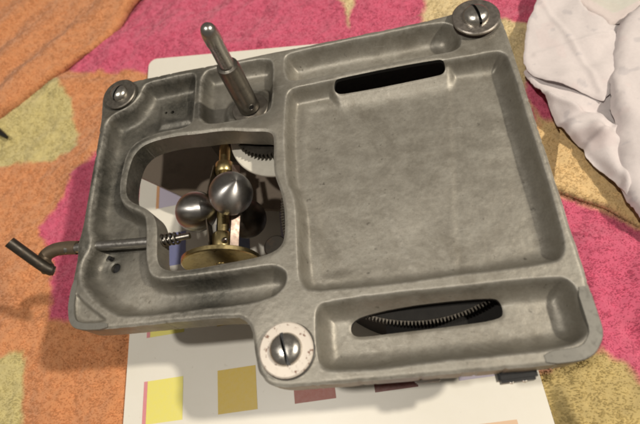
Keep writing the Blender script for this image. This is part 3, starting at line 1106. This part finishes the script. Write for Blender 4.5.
def terry_object(name, G, colfun, parent, org, skip=None, dens=1.6, hgt=0.75):
    """G: (nu, nv, 3) surface grid in mm. Base cloth plus its pile as a stuff part"""
    nu, nv, _ = G.shape
    flat = G.reshape(-1, 3)
    base_c = colfun(flat[:, 0], flat[:, 1])
    o = mesh_obj(name, flat, grid_faces(nu, nv), 'towel', parent, rel=org, cols=base_c * 0.92)
    du = np.gradient(G, axis=0)
    dv = np.gradient(G, axis=1)
    N = np.cross(du, dv)
    area = np.linalg.norm(N, axis=2)
    N = N / (area[..., None] + 1e-9)
    if N[..., 2].mean() < 0:
        N = -N
    # roots: jittered over the cells in proportion to area
    cnt = rng.poisson(area[:-1, :-1] * dens)
    I, J = np.nonzero(cnt)
    rep = cnt[I, J]
    I, J = np.repeat(I, rep), np.repeat(J, rep)
    fu, fv = rng.random(len(I)), rng.random(len(I))
    def bil(A):
        return (A[I, J] * ((1 - fu) * (1 - fv))[:, None] + A[I + 1, J] * (fu * (1 - fv))[:, None] + A[I, J + 1] * ((1 - fu) * fv)[:, None] + A[I + 1, J + 1] * (fu * fv)[:, None])
    P, NN = bil(G), bil(N)
    if skip is not None:
        keep = ~skip(P)
        P, NN = P[keep], NN[keep]
    V, F, C, NV = tufts(P, NN, colfun(P[:, 0], P[:, 1]), hgt, 0.55)
    pile = mesh_obj('pile', V, F, 'pile', o, smooth=True, rel=org, cols=C)
    pile.data.normals_split_custom_set_from_vertices(NV.astype(np.float32))
    pile['kind'] = 'stuff'
    return o


TORG = (60.0, 10.0, -75.0)
towel = thing('towel', 'crumpled terry towel in patches of orange, magenta and yellow under everything', 'towel', TORG)
st = 1.3
xs = np.arange(-215, 345, st)
ys = np.arange(-235, 260, st)
X, Y = np.meshgrid(xs, ys, indexing='ij')
Zt = towel_z(X.ravel(), Y.ravel()).reshape(X.shape)


def skip_main(P):
    hid = cardmask(P[:, 0], P[:, 1]) < -2
    # outside the strip of towel the photograph takes in
    far = (P[:, 0] < -205) | (P[:, 0] > 330) | (P[:, 1] > 245)
    return hid | far


terry_object('towel_cloth', np.dstack([X, Y, Zt]), patch_colour, towel, TORG, skip_main)


def fold(name, edge, inward, depth, rr, ztop, colour, wav=1.0):
    """a turned-over flap of towelling with a rolled edge. edge: plan polyline, inward: plan direction"""
    pts = smooth_path([(x, y, 0) for x, y in edge], 10)
    E = np.array([(p.x, p.y) for p in pts])
    # resample evenly
    seg = np.r_[0, np.cumsum(np.hypot(*np.diff(E, axis=0).T))]
    m = int(seg[-1] / 1.6)
    s = np.linspace(0, seg[-1], m)
    E = np.c_[np.interp(s, seg, E[:, 0]), np.interp(s, seg, E[:, 1])]
    inw = np.array(inward, float)
    inw /= np.linalg.norm(inw)
    rows_ = []
    prof = []
    for k in range(9):                       # underside lip and roll
        a = -math.pi / 2 + math.pi * k / 8
        prof.append((rr * (1 - math.cos(a)), rr * math.sin(a)))
    prof = [(rr * 2.5, -rr)] + prof
    nflat = int(depth / 2.0)
    for k in range(1, nflat + 1):
        prof.append((rr + depth * k / nflat, rr))
    for o_, h in prof:
        x = E[:, 0] + inw[0] * o_
        y = E[:, 1] + inw[1] * o_
        top = max(0.0, h / rr)
        bulge = 3.8 * wav * vnoise((x * 0.69 + y * 0.73) * 0.7, (y * 0.69 - x * 0.73) * 2.2, 38, 61) + 0.9 * vnoise(x, y, 11, 62) + 0.35 * vnoise(x, y, 3.2, 63)
        z = ztop - rr + h + bulge * (0.4 + 0.6 * top) - 0.012 * max(0, o_ - 40)
        rows_.append(np.c_[x, y, z])
    G = np.stack(rows_, 1)
    o = terry_object(name, G, lambda x, y: np.tile(colour, (len(x), 1)), towel, TORG, None)
    return o


f1 = fold('turned_corner', [(-20, 205), (-31, 168), (-42, 151), (-55, 124), (-69, 111), (-85, 102), (-108, 82), (-131, 63), (-155, 46), (-185, 30)], (-0.72, 0.62), 95, 4.6, -60.5, ORANGE)
f1['label'] = 'orange turned-over corner of the towel'
f2 = fold('turned_edge', [(222, -64), (232, -71), (244, -79), (255, -90), (270, -104), (300, -125)], (0.35, 0.94), 62, 3.0, -66.5, YELLOW, 0.6)
f2['label'] = 'pale orange turned-over edge of the towel'


# ------------------------------------------------------------------ white cotton cloth at the right
CORG = (255.0, 0.0, -62.0)
cloth = thing('white_cloth', 'crumpled white cotton cloth with faint grey print lying on the towel', 'cloth', CORG)


def cloth_piece(name, poly, zfun, step=0.9, thick=0.35, tint=None):
    P = np.array(poly, float)
    xs = np.arange(P[:, 0].min() - 3, P[:, 0].max() + 3, step)
    ys = np.arange(P[:, 1].min() - 3, P[:, 1].max() + 3, step)
    X, Y = np.meshgrid(xs, ys, indexing='ij')
    D = sdf(chaikin(poly, 1), X, Y)
    D = D + 0.9 * vnoise(X, Y, 9, 77) + 0.35 * vnoise(X, Y, 3, 78)
    Z = zfun(X, Y, -D) + 0.05 * vnoise(X, Y, 1.6, 79)
    V, F, E = march(xs, ys, D, Z)
    V2, F2 = skirt(V, E, lambda x, y, z: [z - thick])
    n = len(V)
    V3 = [[x, y, z - thick] for x, y, z in V]
    VV = np.array(V + V2 + V3)
    FF = F + [[a + n for a in f] for f in F2] + [[a + n + len(V2) for a in f[::-1]] for f in F]
    x, y = VV[:, 0], VV[:, 1]
    c = np.tile(np.array((0.69, 0.63, 0.63)), (len(x), 1))
    pr = np.clip((vnoise(x, y, 6.5, 71) + 0.5 * vnoise(x, y, 2.4, 72) - 0.8) * 3, 0, 0.3)[:, None]
    c = c * (1 - pr) + np.array((0.33, 0.32, 0.36)) * pr
    pk = np.clip((vnoise(x, y, 8.0, 75) - 0.6) * 3, 0, 0.10)[:, None]
    c = c * (1 - pk) + np.array((0.72, 0.48, 0.48)) * pk
    if tint is not None:
        c = c * np.array(tint)
        hem = np.clip(1 - (-sdf(chaikin(poly, 1), x, y) - 7.5) / 1.2, 0, 1)[:, None]
        c = c * (1 - hem) + np.array((0.68, 0.60, 0.58)) * hem
    return mesh_obj(name, VV, FF, 'cloth', cloth, rel=CORG, cols=c)


def ridge2(x, y, ax, ay, bx, by, h, wd_):
    ex, ey = bx - ax, by - ay
    t = np.clip(((x - ax) * ex + (y - ay) * ey) / (ex * ex + ey * ey), 0, 1)
    d = np.hypot(x - ax - t * ex, y - ay - t * ey)
    return h * np.exp(-(d / wd_) ** 2)


def wrinkle(x, y, k):
    a = 0.6 + 0.5 * k
    u, v = x * math.cos(a) + y * math.sin(a), -x * math.sin(a) + y * math.cos(a)
    return 0.75 * vnoise(u / 4.0, v, 9.0, 90 + k) + 0.10 * vnoise(u, v / 2.5, 3.0, 95 + k)


def z_under(x, y, s):
    edge = np.clip(s / 5, 0, 1)
    z = -63.2 + 1.4 * np.sqrt(np.clip(s / 2.0, 0, 1)) + 1.6 * wrinkle(x, y, 1)
    z = z + ridge2(x, y, 228, -8, 250, -34, 4.0, 5) + ridge2(x, y, 238, -34, 258, -48, 4.5, 5) + ridge2(x, y, 248, -40, 252, -80, 4.0, 5)
    z = z + ridge2(x, y, 232, -28, 262, -22, -2.5, 3) + ridge2(x, y, 231, -12, 262, -40, 2.2, 1.8) + ridge2(x, y, 240, -48, 264, -36, 2.4, 2.0) + ridge2(x, y, 252, -72, 262, -44, 2.2, 2.0) + ridge2(x, y, 236, -40, 250, -70, -1.5, 1.8) + 0.8 * vnoise(x, y, 9, 81)
    return z


def z_panel(x, y, s):
    edge = np.clip(s / 4, 0, 1)
    z = -60.6 + 0.9 * np.sqrt(np.clip(s / 1.2, 0, 1)) + 0.03 * (x - 230) + wrinkle(x, y, 2)
    z = z + ridge2(x, y, 226, -4, 262, -2, 2.6, 6) + ridge2(x, y, 236, 38, 262, 20, 1.5, 8) + ridge2(x, y, 232, 18, 272, 22, 0.9, 1.5) + ridge2(x, y, 246, 60, 258, -14, 0.9, 1.6) + 1.7 * vnoise((x + y) * 0.45, (y - x) * 1.1, 20, 82) + 0.3 * vnoise(x, y, 6, 83)
    return z


def z_fold(x, y, s):
    edge = np.clip(s / 7, 0, 1)
    z = -61.0 + 6.0 * np.sqrt(1 - (1 - edge) ** 2) + 0.9 * vnoise(x, y, 14, 84) + ridge2(x, y, 262, -10, 272, -70, 2.2, 6) + wrinkle(x, y, 3)
    return z


lo = cloth_piece('lower_layer', [(224.6, 13.8), (225.6, 3.5), (228.7, -6.8), (231.8, -26.4), (236.9, -40.8), (243.1, -57.3), (249.3, -71.8), (252.4, -85.2), (258.6, -95.5), (305.0, -118.2), (335.9, -56.3), (315.3, 26.2), (263.8, 36.5)], z_under)
pn = cloth_piece('flat_panel', [(255.5, 86.0), (246.2, 67.4), (236.9, 48.9), (229.7, 30.3), (224.1, 16.9), (226.6, 7.6), (230.8, 0.4), (243.1, -7.9), (253.4, -17.1), (259.6, -21.3), (272.0, -2.7), (279.2, 13.8), (276.1, 30.3), (265.8, 46.8), (272.0, 67.4), (289.5, 77.7)], z_panel)
fo = cloth_piece('folded_layer', [(272.0, 11.7), (265.8, -2.7), (260.7, -19.2), (257.6, -37.8), (252.4, -56.3), (249.3, -74.9), (253.4, -93.4), (274.1, -118.2), (335.9, -97.6), (346.2, 26.2), (305.0, 46.8), (282.3, 32.4)], z_fold)
bk = cloth_piece('back_layer', [(259.6, 73.6), (265.8, 55.0), (274.1, 42.7), (280.2, 32.4), (305.0, 40.6), (341.1, 26.2), (351.4, 98.3), (305.0, 129.3), (265.8, 108.6)], lambda x, y, s: -65.5 + 2.4 * np.sqrt(np.clip(s / 2.5, 0, 1)) + wrinkle(x, y, 4) + 1.2 * vnoise(x, y, 16, 86), tint=(0.90, 0.97, 0.87))

# ------------------------------------------------------------------ rod shape standing for an unidentified dark spot at the left edge
rodo = tube('dark_spot_rod', [(0, 0, 0), (1.2, -1.0, 0), (3, -2.6, 0), (-40, 33, -1)][0:1] + [(-14, 11, 0), (-46, 37, 0)], [1.2, 3.4, 3.6], 'black', None, 20)
rodo.location = w(-130, 38.5, -66.5)
tag(rodo, 'small black rod shape for an unidentified dark spot on the yellow towel patch at the left', 'rod')
